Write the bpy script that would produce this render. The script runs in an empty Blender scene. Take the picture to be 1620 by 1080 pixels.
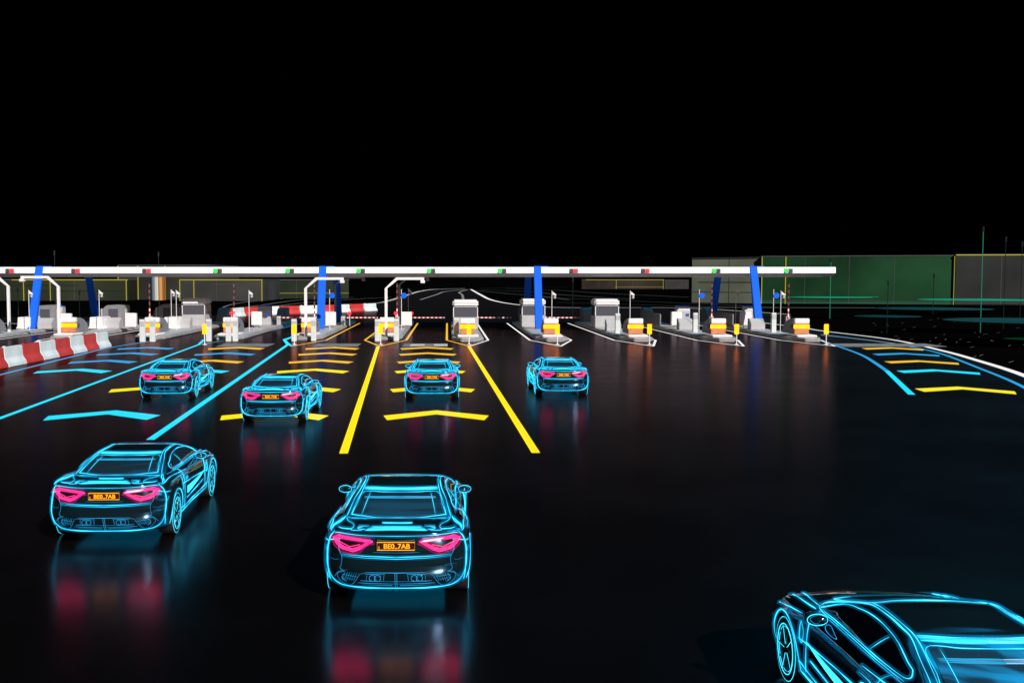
import bpy, bmesh, math, random
from mathutils import Vector, Matrix
from mathutils.bvhtree import BVHTree
random.seed(7)
R = math.radians
S = bpy.context.scene
C = S.collection
H, F, PX, PY = 4.2, 1650.0, 708.0, 441.0      # camera height, focal length in photo pixels, vanishing point

def g(px, py):
    """ground point seen at a photo pixel"""
    Y = H * F / (py - PY)
    return ((px - PX) * Y / F, Y)

# ------------------------------------------------------------------ materials
def nodes(name):
    m = bpy.data.materials.new(name); m.use_nodes = True
    nt = m.node_tree
    return m, nt, nt.nodes['Principled BSDF']

def mat(name, col, rough=.5, metal=0., var=0., scale=3., spec=None, bump=0.):
    m, nt, b = nodes(name)
    b.inputs['Roughness'].default_value = rough
    b.inputs['Metallic'].default_value = metal
    if spec is not None: b.inputs['Specular IOR Level'].default_value = spec
    b.inputs['Base Color'].default_value = (*col, 1)
    if var:
        tc = nt.nodes.new('ShaderNodeTexCoord'); n = nt.nodes.new('ShaderNodeTexNoise')
        n.inputs['Scale'].default_value = scale; n.inputs['Detail'].default_value = 6
        nt.links.new(tc.outputs['Object'], n.inputs['Vector'])
        r = nt.nodes.new('ShaderNodeMapRange'); r.inputs[1].default_value = .3; r.inputs[2].default_value = .7
        r.inputs[3].default_value = 1 - var; r.inputs[4].default_value = 1 + var
        nt.links.new(n.outputs['Fac'], r.inputs[0])
        mx = nt.nodes.new('ShaderNodeVectorMath'); mx.operation = 'SCALE'; mx.inputs[0].default_value = col
        nt.links.new(r.outputs[0], mx.inputs['Scale']); nt.links.new(mx.outputs[0], b.inputs['Base Color'])
        if bump:
            bp = nt.nodes.new('ShaderNodeBump'); bp.inputs['Strength'].default_value = bump
            nt.links.new(n.outputs['Fac'], bp.inputs['Height']); nt.links.new(bp.outputs[0], b.inputs['Normal'])
    return m

def lamp(name, col, s, base=(0, 0, 0)):
    m, nt, b = nodes(name)
    b.inputs['Base Color'].default_value = (*base, 1); b.inputs['Roughness'].default_value = .4
    b.inputs['Emission Color'].default_value = (*col, 1); b.inputs['Emission Strength'].default_value = s
    return m

def stripes(name, axis, pitch, ca, cb):
    m, nt, b = nodes(name)
    tc = nt.nodes.new('ShaderNodeTexCoord'); sp = nt.nodes.new('ShaderNodeSeparateXYZ')
    nt.links.new(tc.outputs['Object'], sp.inputs[0])
    mm = nt.nodes.new('ShaderNodeMath'); mm.operation = 'FLOORED_MODULO'; mm.inputs[1].default_value = pitch
    nt.links.new(sp.outputs[axis], mm.inputs[0])
    gt = nt.nodes.new('ShaderNodeMath'); gt.operation = 'GREATER_THAN'; gt.inputs[1].default_value = pitch / 2
    nt.links.new(mm.outputs[0], gt.inputs[0])
    mx = nt.nodes.new('ShaderNodeMix'); mx.data_type = 'RGBA'
    mx.inputs[6].default_value = (*ca, 1); mx.inputs[7].default_value = (*cb, 1)
    nt.links.new(gt.outputs[0], mx.inputs[0]); nt.links.new(mx.outputs[2], b.inputs['Base Color'])
    return m

M = {}
M['paint'] = mat('black_chrome_paint', (.10, .30, .42), .06, .96, .2, 2.)
M['glass'] = mat('dark_glass', (.05, .13, .19), .04, .8)
M['rubber'] = mat('tyre_rubber', (.012, .012, .013), .6, 0, .2, 20)
M['rim'] = mat('dark_alloy', (.10, .16, .18), .25, 1.)
M['cyan'] = lamp('cyan_neon', (.04, .72, 1.), 2.2)
def sleeve(name, col, s, a):  # translucent glowing shell added round the neon to imitate bloom
    m = bpy.data.materials.new(name); m.use_nodes = True; nt = m.node_tree
    em = nt.nodes.new('ShaderNodeEmission'); tr = nt.nodes.new('ShaderNodeBsdfTransparent'); mx = nt.nodes.new('ShaderNodeMixShader')
    em.inputs[0].default_value = (*col, 1); em.inputs[1].default_value = s; mx.inputs[0].default_value = a
    nt.links.new(tr.outputs[0], mx.inputs[1]); nt.links.new(em.outputs[0], mx.inputs[2])
    nt.links.new(mx.outputs[0], nt.nodes['Material Output'].inputs['Surface']); return m
M['sleeve'] = sleeve('cyan_bloom_shell', (.0, .42, .9), 1., .10)
M['halo_shell_pink'] = sleeve('pink_bloom_shell', (1., .015, .25), 1., .15)
M['cyan_dim'] = lamp('cyan_neon_dim', (.02, .42, .80), 1.)
M['under'] = lamp('underglow_cyan', (.0, .42, .7), .5)
M['pink'] = lamp('pink_neon', (1., .005, .085), 4.6)
M['pink_core'] = lamp('pink_lamp_core', (1., .03, .17), 3.)
M['pink_dim'] = lamp('pink_lens', (.22, .002, .02), .25, (.05, 0, .01))
M['lens_glint'] = lamp('white_lens_highlight', (1., .75, .85), 1.6)
M['amber'] = lamp('amber_plate_light', (1., .33, .008), 1.9)
M['amber_dim'] = lamp('amber_plate_back', (.03, .008, 0), 1.)
M['line_cyan'] = lamp('lit_cyan_road_line', (.015, .70, 1.), 1.1)
M['line_cyan_distance_fade'] = lamp('lit_cyan_road_line_distance_fade', (.03, .40, .85), .85)  # bluer copy of the cyan line, distance fade put into its colour
M['line_yel'] = lamp('lit_yellow_road_line', (1., .80, 0), 1.05)
M['line_gold'] = lamp('lit_amber_road_line', (1., .56, .02), .95)
M['line_white'] = lamp('lit_white_road_line', (1., .97, .95), .95)
M['line_grey'] = lamp('lit_grey_road_line', (.5, .5, .48), .45)
M['line_dim'] = lamp('lit_dim_road_line', (.3, .33, .32), .22)
M['concrete'] = mat('pale_concrete', (.33, .32, .315), .8, 0, .22, 1.3, bump=.15)
M['concrete_lt'] = mat('light_concrete', (.62, .60, .59), .75, 0, .12, 2.)
M['white'] = mat('white_enamel', (.82, .80, .79), .45, 0, .05, 2.)
M['white_dirty'] = mat('worn_white_plastic', (.66, .70, .68), .5, 0, .12, 1.2)
M['red'] = mat('red_plastic', (.52, .035, .03), .45, 0, .15, 1.2)
M['grey'] = mat('grey_steel', (.26, .26, .27), .5, .2, .12, 2.)
M['grey_lt'] = mat('light_grey_panel', (.46, .45, .455), .5, 0, .08, 2.)
M['grey_dk'] = mat('dark_grey_panel', (.07, .07, .075), .5, 0, .15, 2.)
M['win'] = mat('grey_booth_glass', (.085, .085, .10), .2)
M['brown'] = mat('brown_rubber_buffer', (.50, .19, .085), .6, 0, .15, 3)
M['blue'] = mat('blue_enamel', (.012, .13, .78), .75, 0, .06, 1., spec=.08)
M['screen'] = lamp('blue_screen', (.05, .2, .9), .5)
M['canopy'] = lamp('canopy_light_strip', (1., .98, 1.), 1.5)
M['canopy_side'] = mat('canopy_underside_panel', (.45, .45, .46), .5, 0, .05)
M['green_on'] = lamp('green_signal', (.02, .85, .06), 1.8)
M['red_on'] = lamp('red_signal', (1., .02, .03), 2.6)
M['lens_off'] = mat('unlit_lens', (.10, .07, .07), .3)
M['band'] = lamp('amber_lit_band', (1., .27, .0), 3.4)
M['edge_yel'] = lamp('yellow_edge_strip', (.75, .65, .05), .55)
M['mast'] = lamp('green_mast_light', (.05, .55, .32), .35)
M['mast_dim'] = lamp('dim_mast_light', (.10, .20, .15), .06)
M['disc'] = lamp('green_disc_light', (.01, .60, .30), .40)
M['disc_dim'] = lamp('green_disc_dim', (.01, .25, .13), .07)
M['arm_z'] = stripes('red_white_upright_arm', 2, .5, (.9, .88, .88), (.8, .04, .05))
M['arm_x'] = stripes('red_white_level_arm', 0, .36, (.75, .72, .7), (.5, .02, .03))

# wet road: dark, glossy, patchy
def road_mat():
    m, nt, b = nodes('wet_asphalt')
    tc = nt.nodes.new('ShaderNodeTexCoord')
    n = nt.nodes.new('ShaderNodeTexNoise'); n.inputs['Scale'].default_value = .22; n.inputs['Detail'].default_value = 5
    n2 = nt.nodes.new('ShaderNodeTexNoise'); n2.inputs['Scale'].default_value = 14; n2.inputs['Detail'].default_value = 8
    nt.links.new(tc.outputs['Object'], n.inputs['Vector']); nt.links.new(tc.outputs['Object'], n2.inputs['Vector'])
    cr = nt.nodes.new('ShaderNodeMix'); cr.data_type = 'RGBA'
    cr.inputs[6].default_value = (.0007, .0005, .0005, 1); cr.inputs[7].default_value = (.0016, .0012, .0011, 1)
    nt.links.new(n.outputs['Fac'], cr.inputs[0]); nt.links.new(cr.outputs[2], b.inputs['Base Color'])
    mr = nt.nodes.new('ShaderNodeMapRange'); mr.inputs[3].default_value = .17; mr.inputs[4].default_value = .25
    nt.links.new(n.outputs['Fac'], mr.inputs[0]); nt.links.new(mr.outputs[0], b.inputs['Roughness'])
    bp = nt.nodes.new('ShaderNodeBump'); bp.inputs['Strength'].default_value = .025; bp.inputs['Distance'].default_value = .01
    nt.links.new(n2.outputs['Fac'], bp.inputs['Height']); nt.links.new(bp.outputs[0], b.inputs['Normal'])
    # worn wet asphalt: weak gloss that does not rise much towards grazing view (micro-rough, dusty film)
    df = nt.nodes.new('ShaderNodeBsdfDiffuse'); gl = nt.nodes.new('ShaderNodeBsdfGlossy'); ad = nt.nodes.new('ShaderNodeAddShader')
    nt.links.new(cr.outputs[2], df.inputs['Color']); nt.links.new(mr.outputs[0], gl.inputs['Roughness'])
    gm = nt.nodes.new('ShaderNodeMapRange'); gm.inputs[1].default_value = .3; gm.inputs[2].default_value = .7; gm.inputs[3].default_value = .82; gm.inputs[4].default_value = 1.15
    n3 = nt.nodes.new('ShaderNodeTexNoise'); n3.inputs['Scale'].default_value = .9; n3.inputs['Detail'].default_value = 7; n3.inputs['Roughness'].default_value = .65
    nt.links.new(tc.outputs['Object'], n3.inputs['Vector']); nt.links.new(n3.outputs['Fac'], gm.inputs[0])
    gs = nt.nodes.new('ShaderNodeVectorMath'); gs.operation = 'SCALE'; gs.inputs[0].default_value = (.205, .155, .168)
    nt.links.new(gm.outputs[0], gs.inputs['Scale']); nt.links.new(gs.outputs[0], gl.inputs['Color'])
    nt.links.new(bp.outputs[0], gl.inputs['Normal'])
    nt.links.new(df.outputs[0], ad.inputs[0]); nt.links.new(gl.outputs[0], ad.inputs[1])
    nt.links.new(ad.outputs[0], nt.nodes['Material Output'].inputs['Surface'])
    return m
M['road'] = road_mat()
M['soil'] = mat('black_ground', (.0012, .0012, .0011), .9, 0, .3, .05, spec=.0)

# ------------------------------------------------------------------ mesh helpers
class MB:
    def __init__(s): s.v = []; s.f = []
    def add(s, vs, fs):
        o = len(s.v); s.v += [tuple(v) for v in vs]; s.f += [tuple(i + o for i in f) for f in fs]; return s
    def box(s, x0, x1, y0, y1, z0, z1, b=0.):
        if b <= 0:
            return s.add([(x0,y0,z0),(x1,y0,z0),(x1,y1,z0),(x0,y1,z0),(x0,y0,z1),(x1,y0,z1),(x1,y1,z1),(x0,y1,z1)],
                         [(0,3,2,1),(4,5,6,7),(0,1,5,4),(1,2,6,5),(2,3,7,6),(3,0,4,7)])
        bm = bmesh.new(); bmesh.ops.create_cube(bm, size=1)
        for v in bm.verts:
            v.co = ((x0+x1)/2 + v.co.x*(x1-x0), (y0+y1)/2 + v.co.y*(y1-y0), (z0+z1)/2 + v.co.z*(z1-z0))
        bmesh.ops.bevel(bm, geom=bm.edges[:], offset=b, segments=2, affect='EDGES')
        return s.bm(bm)
    def bm(s, bm):
        bm.verts.index_update(); bm.verts.ensure_lookup_table()
        s.add([v.co[:] for v in bm.verts], [[v.index for v in f.verts] for f in bm.faces]); bm.free(); return s
    def tube(s, pts, r, n=6, closed=False, cap=True):
        P = [Vector(p) for p in pts]; k = len(P)
        if k < 2: return s
        vs = []; up = None
        for i in range(k):
            a = P[(i-1) % k] if (closed or i > 0) else P[i]; b = P[(i+1) % k] if (closed or i < k-1) else P[i]
            t = (b - a)
            if t.length < 1e-9: t = Vector((0,0,1))
            t.normalize()
            if up is None:
                up = Vector((0,0,1)) if abs(t.z) < .9 else Vector((1,0,0))
            u = t.cross(up)
            if u.length < 1e-4: u = t.cross(Vector((1,.3,0)))
            u.normalize(); w = u.cross(t); up = w
            rr = r[i] if isinstance(r, (list, tuple)) else r
            vs += [P[i] + (u*math.cos(6.28318*j/n) + w*math.sin(6.28318*j/n))*rr for j in range(n)]
        fs = []
        for i in range(k if closed else k-1):
            i2 = (i+1) % k
            fs += [(i*n+j, i*n+(j+1) % n, i2*n+(j+1) % n, i2*n+j) for j in range(n)]
        if cap and not closed: fs += [tuple(range(n))[::-1], tuple((k-1)*n+j for j in range(n))]
        return s.add(vs, fs)
    def prism(s, poly, axis, a, b):
        """polygon extruded along an axis: axis 'x' -> poly is (y,z); 'y' -> (x,z); 'z' -> (x,y)"""
        n = len(poly)
        def p(q, t): return (t, q[0], q[1]) if axis == 'x' else (q[0], t, q[1]) if axis == 'y' else (q[0], q[1], t)
        vs = [p(q, a) for q in poly] + [p(q, b) for q in poly]
        fs = [tuple(range(n))[::-1], tuple(range(n, 2*n))] + [(i, (i+1) % n, n+(i+1) % n, n+i) for i in range(n)]
        return s.add(vs, fs)
    def lathe(s, prof, n, c, axis='z', closed=True):
        """prof: (radius, height) pairs round an axis through c"""
        vs = []; k = len(prof)
        for (r, h) in prof:
            for j in range(n):
                a = 6.283185*j/n; p, q = r*math.cos(a), r*math.sin(a)
                vs.append((c[0]+p, c[1]+q, c[2]+h) if axis == 'z' else (c[0]+h, c[1]+p, c[2]+q) if axis == 'x' else (c[0]+p, c[1]+h, c[2]+q))
        fs = [(i*n+j, i*n+(j+1) % n, (i+1)*n+(j+1) % n, (i+1)*n+j) for i in range(k-1) for j in range(n)]
        if closed: fs += [tuple(range(n))[::-1], tuple((k-1)*n+j for j in range(n))]
        return s.add(vs, fs)
    def build(s, name, m, parent=None, smooth=False, bevel=0.):
        me = bpy.data.meshes.new(name); me.from_pydata(s.v, [], s.f)
        bm = bmesh.new(); bm.from_mesh(me)
        bmesh.ops.remove_doubles(bm, verts=bm.verts, dist=1e-5)
        bmesh.ops.recalc_face_normals(bm, faces=bm.faces)
        if bevel:
            es = [e for e in bm.edges if len(e.link_faces) == 2 and e.calc_face_angle(0) > .5]
            bmesh.ops.bevel(bm, geom=es, offset=bevel, segments=2, affect='EDGES', clamp_overlap=True)
        bm.to_mesh(me); bm.free()
        if smooth:
            for p in me.polygons: p.use_smooth = True
        me.materials.append(m)
        o = bpy.data.objects.new(name, me); C.objects.link(o)
        if parent is not None: o.parent = parent
        return o

def thing(name, label, cat, loc=(0,0,0), rz=0., group=None):
    o = bpy.data.objects.new(name, None); C.objects.link(o); o.empty_display_size = .3
    o.location = loc; o.rotation_euler = (0, 0, rz)
    return tag(o, label, cat, group)
def tag(o, label, cat, group=None):
    o['label'] = label; o['category'] = cat
    if group: o['group'] = group
    return o
def struct(o):
    o['kind'] = 'structure'; return o
def dup(root, label, loc, rz=0., group=None):
    def cp(o, par):
        c = o.copy(); C.objects.link(c); c.parent = par
        for ch in o.children: cp(ch, c)
        return c
    c = cp(root, None); c.location = loc; c.rotation_euler = (0, 0, rz); c['label'] = label
    if group: c['group'] = group
    return c

def ribbon(pts, w, z, name, m):
    """flat road marking along ground points; w: width or (first, last)"""
    P = [Vector((p[0], p[1])) for p in pts]; n = len(P); vs = []; d = MB()
    for i in range(n):
        t0 = (P[i]-P[i-1]).normalized() if i > 0 else (P[1]-P[0]).normalized()
        t1 = (P[i+1]-P[i]).normalized() if i < n-1 else t0
        t = (t0+t1).normalized(); nn = Vector((-t.y, t.x)); k = 1/max(.35, t.dot(t0))
        ww = w if not isinstance(w, tuple) else w[0] + (w[1]-w[0])*i/(n-1)
        vs += [(*(P[i]+nn*ww/2*k), z), (*(P[i]-nn*ww/2*k), z)]
    d.add(vs, [(2*i, 2*i+1, 2*i+3, 2*i+2) for i in range(n-1)])
    return struct(d.build(name, m))
def smooth_path(pts, n=8):
    out = []; P = [Vector(p) for p in pts]
    for i in range(len(P)-1):
        a = P[max(i-1, 0)]; b = P[i]; c = P[i+1]; d = P[min(i+2, len(P)-1)]
        for k in range(n):
            t = k/n
            out.append(.5*((2*b) + (c-a)*t + (2*a-5*b+4*c-d)*t*t + (3*b-a-3*c+d)*t**3))
    out.append(P[-1]); return [tuple(p) for p in out]

# ------------------------------------------------------------------ car
def lerp_tab(tab, x):
    if x <= tab[0][0]: return tab[0][1]
    for (a, va), (b, vb) in zip(tab, tab[1:]):
        if x <= b:
            t = (x-a)/(b-a); t = t*t*(3-2*t)*.5 + t*.5
            return va + (vb-va)*t
    return tab[-1][1]
ZS = [(0,.965),(.4,.972),(.9,.985),(1.5,.955),(2.4,.93),(3.0,.925),(3.4,.915),(3.9,.875),(4.3,.79),(4.6,.70),(4.9,.60)]
WF = [(.6,.99),(1.0,1.),(1.6,.965),(2.4,.945),(3.2,.96),(3.85,1.),(4.2,.985)]
RX = [0,.2,.4,.6,.75,.87,.95,.985]; RDY = [0,.006,.022,.06,.115,.20,.31,.43]
FX = [.985,.95,.88,.76,.6,.4,.2,0]; FDY = [.66,.50,.36,.23,.13,.06,.02,0]
SY = [.62+.25*i for i in range(15)]
def body_mesh():
    rings = [(.78,.34,4.5,lambda y: .17),(.90,.15,4.76,lambda y: .205),(.945,.05,4.86,lambda y: .33),(.968,.0,4.9,lambda y: .50),
             (.966,.055,4.84,lambda y: min(.70, lerp_tab(ZS,y)-.17)),(.945,.055,4.78,lambda y: lerp_tab(ZS,y)-.115),
             (.90,.02,4.66,lambda y: lerp_tab(ZS,y)-.035),(.83,.03,4.5,lambda y: lerp_tab(ZS,y))]
    def ring(w, yr, yf, zf):
        pts = []
        for x, d in zip(RX, RDY): y = yr+d; pts.append((w*x, y, zf(y)))
        for y in SY: pts.append((w*lerp_tab(WF, y), y, zf(y)))
        for x, d in zip(FX, FDY): y = yf-d; pts.append((w*x, y, zf(y)))
        return pts
    base = [ring(*r) for r in rings]
    # smooth between the rings
    grid = []
    for i in range(len(base)-1):
        a, b, c, d = base[max(i-1,0)], base[i], base[i+1], base[min(i+2,len(base)-1)]
        for k in range(4):
            t = k/4; row = []
            for p0, p1, p2, p3 in zip(a, b, c, d):
                p0, p1, p2, p3 = map(Vector, (p0, p1, p2, p3))
                row.append(.5*((2*p1)+(p2-p0)*t+(2*p0-5*p1+4*p2-p3)*t*t+(3*p1-p0-3*p2+p3)*t**3))
            grid.append(row)
    grid.append([Vector(p) for p in base[-1]])
    for s in (.88, .7, .5, .3, .12, 0):
        row = []
        for p in base[-1]:
            y = p[1] + (.03 if p[1] < .2 else 0)*(1-s)
            cr = .022 if y < 2 else .055
            row.append(Vector((p[0]*s, y, lerp_tab(ZS, p[1]) + cr*(1-s*s))))
        grid.append(row)
    d = MB(); n = len(grid[0]); vs = [];
    for row in grid: vs += row + [Vector((-p.x, p.y, p.z)) for p in row]
    fs = []
    for i in range(len(grid)-1):
        for j in range(n-1):
            a, b = i*2*n+j, (i+1)*2*n+j
            fs += [(a, a+1, b+1, b), (n+a+1, n+a, n+b, n+b+1)]
    for j in range(n-1): fs.append((j, n+j, n+j+1, j+1))
    d.add(vs, fs)
    return d
def cabin_mesh():
    rings = [(.80,.60,3.64,None),(.775,.70,3.52,.985),(.71,1.08,3.10,1.10),(.635,1.46,2.74,1.185),(.575,1.62,2.58,1.216),(.45,1.74,2.46,1.238),(.22,1.85,2.36,1.250),(0,1.95,2.3,1.253)]
    X = [0,.3,.6,.8,.92,.98,1.]; D = [0,.01,.04,.095,.175,.28,.45]
    grid = []
    for (w, yr, yf, z) in rings:
        k = (yf-yr)/3.0; row = []
        for x, d in zip(X, D): row.append((w*x, yr+d*k))
        for t in (.12,.25,.37,.5,.63,.75,.88): row.append((w*(1-.03*abs(t-.4)), yr+.45*k+t*(yf-yr-.9*k)))
        for x, d in zip(X[::-1], D[::-1]): row.append((w*x, yf-d*k))
        grid.append([Vector((x, y, (lerp_tab(ZS, y)-.03) if z is None else z + (.012*(1-(x/.8)**2) if z < 1.22 else 0))) for x, y in row])
    fine = []
    for i in range(len(grid)-1):
        a, b, c, d = grid[max(i-1,0)], grid[i], grid[i+1], grid[min(i+2,len(grid)-1)]
        for k in range(3):
            t = k/3
            fine.append([.5*((2*q)+(r-p)*t+(2*p-5*q+4*r-s)*t*t+(3*q-p-3*r+s)*t**3) for p, q, r, s in zip(a, b, c, d)])
    fine.append(grid[-1]); n = len(grid[0]); vs = []; fs = []
    for row in fine: vs += row + [Vector((-p.x, p.y, p.z)) for p in row]
    for i in range(len(fine)-1):
        for j in range(n-1):
            a, b = i*2*n+j, (i+1)*2*n+j
            fs += [(a, a+1, b+1, b), (n+a+1, n+a, n+b, n+b+1)]
    return MB().add(vs, fs)

WY = (.90, 3.84); WR = .335
def make_body(root):
    shell = body_mesh().build('body', M['paint'], root, True)
    cut = MB()
    for y in WY:
        for s in (-1, 1):
            cut.lathe([(.385, .60*s), (.385, 1.2*s)], 40, (0, y, WR), 'x')
    co = cut.build('arch_cutter', M['paint'])
    md = shell.modifiers.new('arches', 'BOOLEAN'); md.object = co; md.operation = 'DIFFERENCE'; md.solver = 'FAST'
    dg = bpy.context.evaluated_depsgraph_get()
    me = bpy.data.meshes.new_from_object(shell.evaluated_get(dg))
    shell.modifiers.clear(); old = shell.data; shell.data = me; me.name = 'body'
    bpy.data.objects.remove(co); bpy.data.meshes.remove(old)
    for p in me.polygons: p.use_smooth = True
    try: me.set_sharp_from_angle(angle=R(40))
    except Exception: pass
    return shell

rng = random.Random(5)
class Car:
    def __init__(s, label, r):
        s.r = r; s.runs = []
        s.root = thing('sports_car', label, 'car', (0,0,0), 0, 'neon outlined sports coupes driving to the toll lanes')
        s.body = make_body(s.root)
        s.cab = cabin_mesh().build('cabin_roof', M['paint'], s.root, True)
        full = body_mesh(); cb = cabin_mesh()
        full.add(cb.v, cb.f)
        s.bvh = BVHTree.FromPolygons([Vector(v) for v in full.v], full.f)
        s.cbvh = BVHTree.FromPolygons([Vector(v) for v in cb.v], cb.f)
    def hit(s, view, a, b, off=.004, cab=False):
        o, d = {'rear': ((a, -3, b), (0, 1, 0)), 'side': ((3, a, b), (-1, 0, 0)), 'left': ((-3, a, b), (1, 0, 0)),
                'top': ((a, b, 4), (0, 0, -1)), 'front': ((a, 8, b), (0, -1, 0))}[view]
        h = (s.cbvh if cab else s.bvh).ray_cast(Vector(o), Vector(d))
        if h[0] is None: return None
        n = h[1]
        if n.dot(Vector(d)) > 0: n = -n
        return h[0] + n*off
    sides = (1, -1)
    def line(s, mb, view, pts, r=None, closed=False, mirror=True, step=.035, curve=True, cab=False):
        r = (r or 1.)*s.r
        f1, f2 = rng.uniform(0, 6.28), rng.uniform(2.2, 4.2)
        def weights(run, r):
            out = []; acc = 0.
            for i in range(len(run)):
                if i: acc += (run[i]-run[i-1]).length
                q = .5+.5*math.sin(f1+acc*f2*1.7); q2 = .5+.5*math.sin(2.1*f1+acc*f2*4.3)
                e = 1. if abs(run[i].x) < .15 else min(1., .35+.25*min(i, len(run)-1-i))
                out.append(r*e*(.38+.95*q*q+.30*q2))
            return out
        pp = list(pts) + ([pts[0]] if closed else [])
        if curve and len(pp) > 2: pp = smooth_path(pp, 5)
        dense = []
        for a, b in zip(pp, pp[1:]):
            k = max(1, int(math.hypot(b[0]-a[0], b[1]-a[1])/step))
            dense += [(a[0]+(b[0]-a[0])*i/k, a[1]+(b[1]-a[1])*i/k) for i in range(k)]
        dense.append(pp[-1])
        for sgn in (s.sides if mirror else (1,)):
            run = []
            for (a, b) in dense:
                if view == 'side': h = s.hit('side' if sgn > 0 else 'left', a, b, cab=cab)
                else: h = s.hit(view, a*sgn, b, cab=cab)
                if h is not None and (not run or (h-run[-1]).length < .18): run.append(h)
                elif run:
                    if len(run) > 1: mb.tube(run, weights(run, r), 5); s.runs.append((run, r))
                    run = [h] if h is not None else []
            if len(run) > 1: mb.tube(run, weights(run, r), 5); s.runs.append((run, r))
    def sleeve(s, parent, k=4.8):  # wraps each neon run in an added bloom shell
        d = MB()
        for run, r in s.runs: d.tube(run[::2] + ([run[-1]] if len(run) % 2 == 0 else []), r*1.2 + s.r*k, 6)
        s.runs = []
        if d.v: d.build('bloom_shell', M['sleeve'], parent)
    def patch(s, view, lo, hi, nu=16, nv=6, off=.003, sgn=1, cab=False):
        """surface panel between two curves, pressed onto the bodywork"""
        def at(c, t):
            c = smooth_path(c, 6) if len(c) > 2 else c
            x = t*(len(c)-1); i = min(int(x), len(c)-2); f = x-i
            return (c[i][0]+(c[i+1][0]-c[i][0])*f, c[i][1]+(c[i+1][1]-c[i][1])*f)
        d = MB(); vs = []; ok = True
        for j in range(nv+1):
            for i in range(nu+1):
                p, q = at(lo, i/nu), at(hi, i/nu); t = j/nv
                a, b = p[0]+(q[0]-p[0])*t, p[1]+(q[1]-p[1])*t
                v = ('side' if sgn > 0 else 'left') if view == 'side' else view
                h = s.hit(v, a, b, off, cab)
                if h is None: h = Vector((0, -50, 0))
                vs.append(h)
        fs = [(j*(nu+1)+i, j*(nu+1)+i+1, (j+1)*(nu+1)+i+1, (j+1)*(nu+1)+i) for j in range(nv) for i in range(nu)]
        fs = [f for f in fs if all(vs[k].y > -20 for k in f) and max((vs[f[0]]-vs[k]).length for k in f) < .5]
        return d.add(vs, fs)

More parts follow.
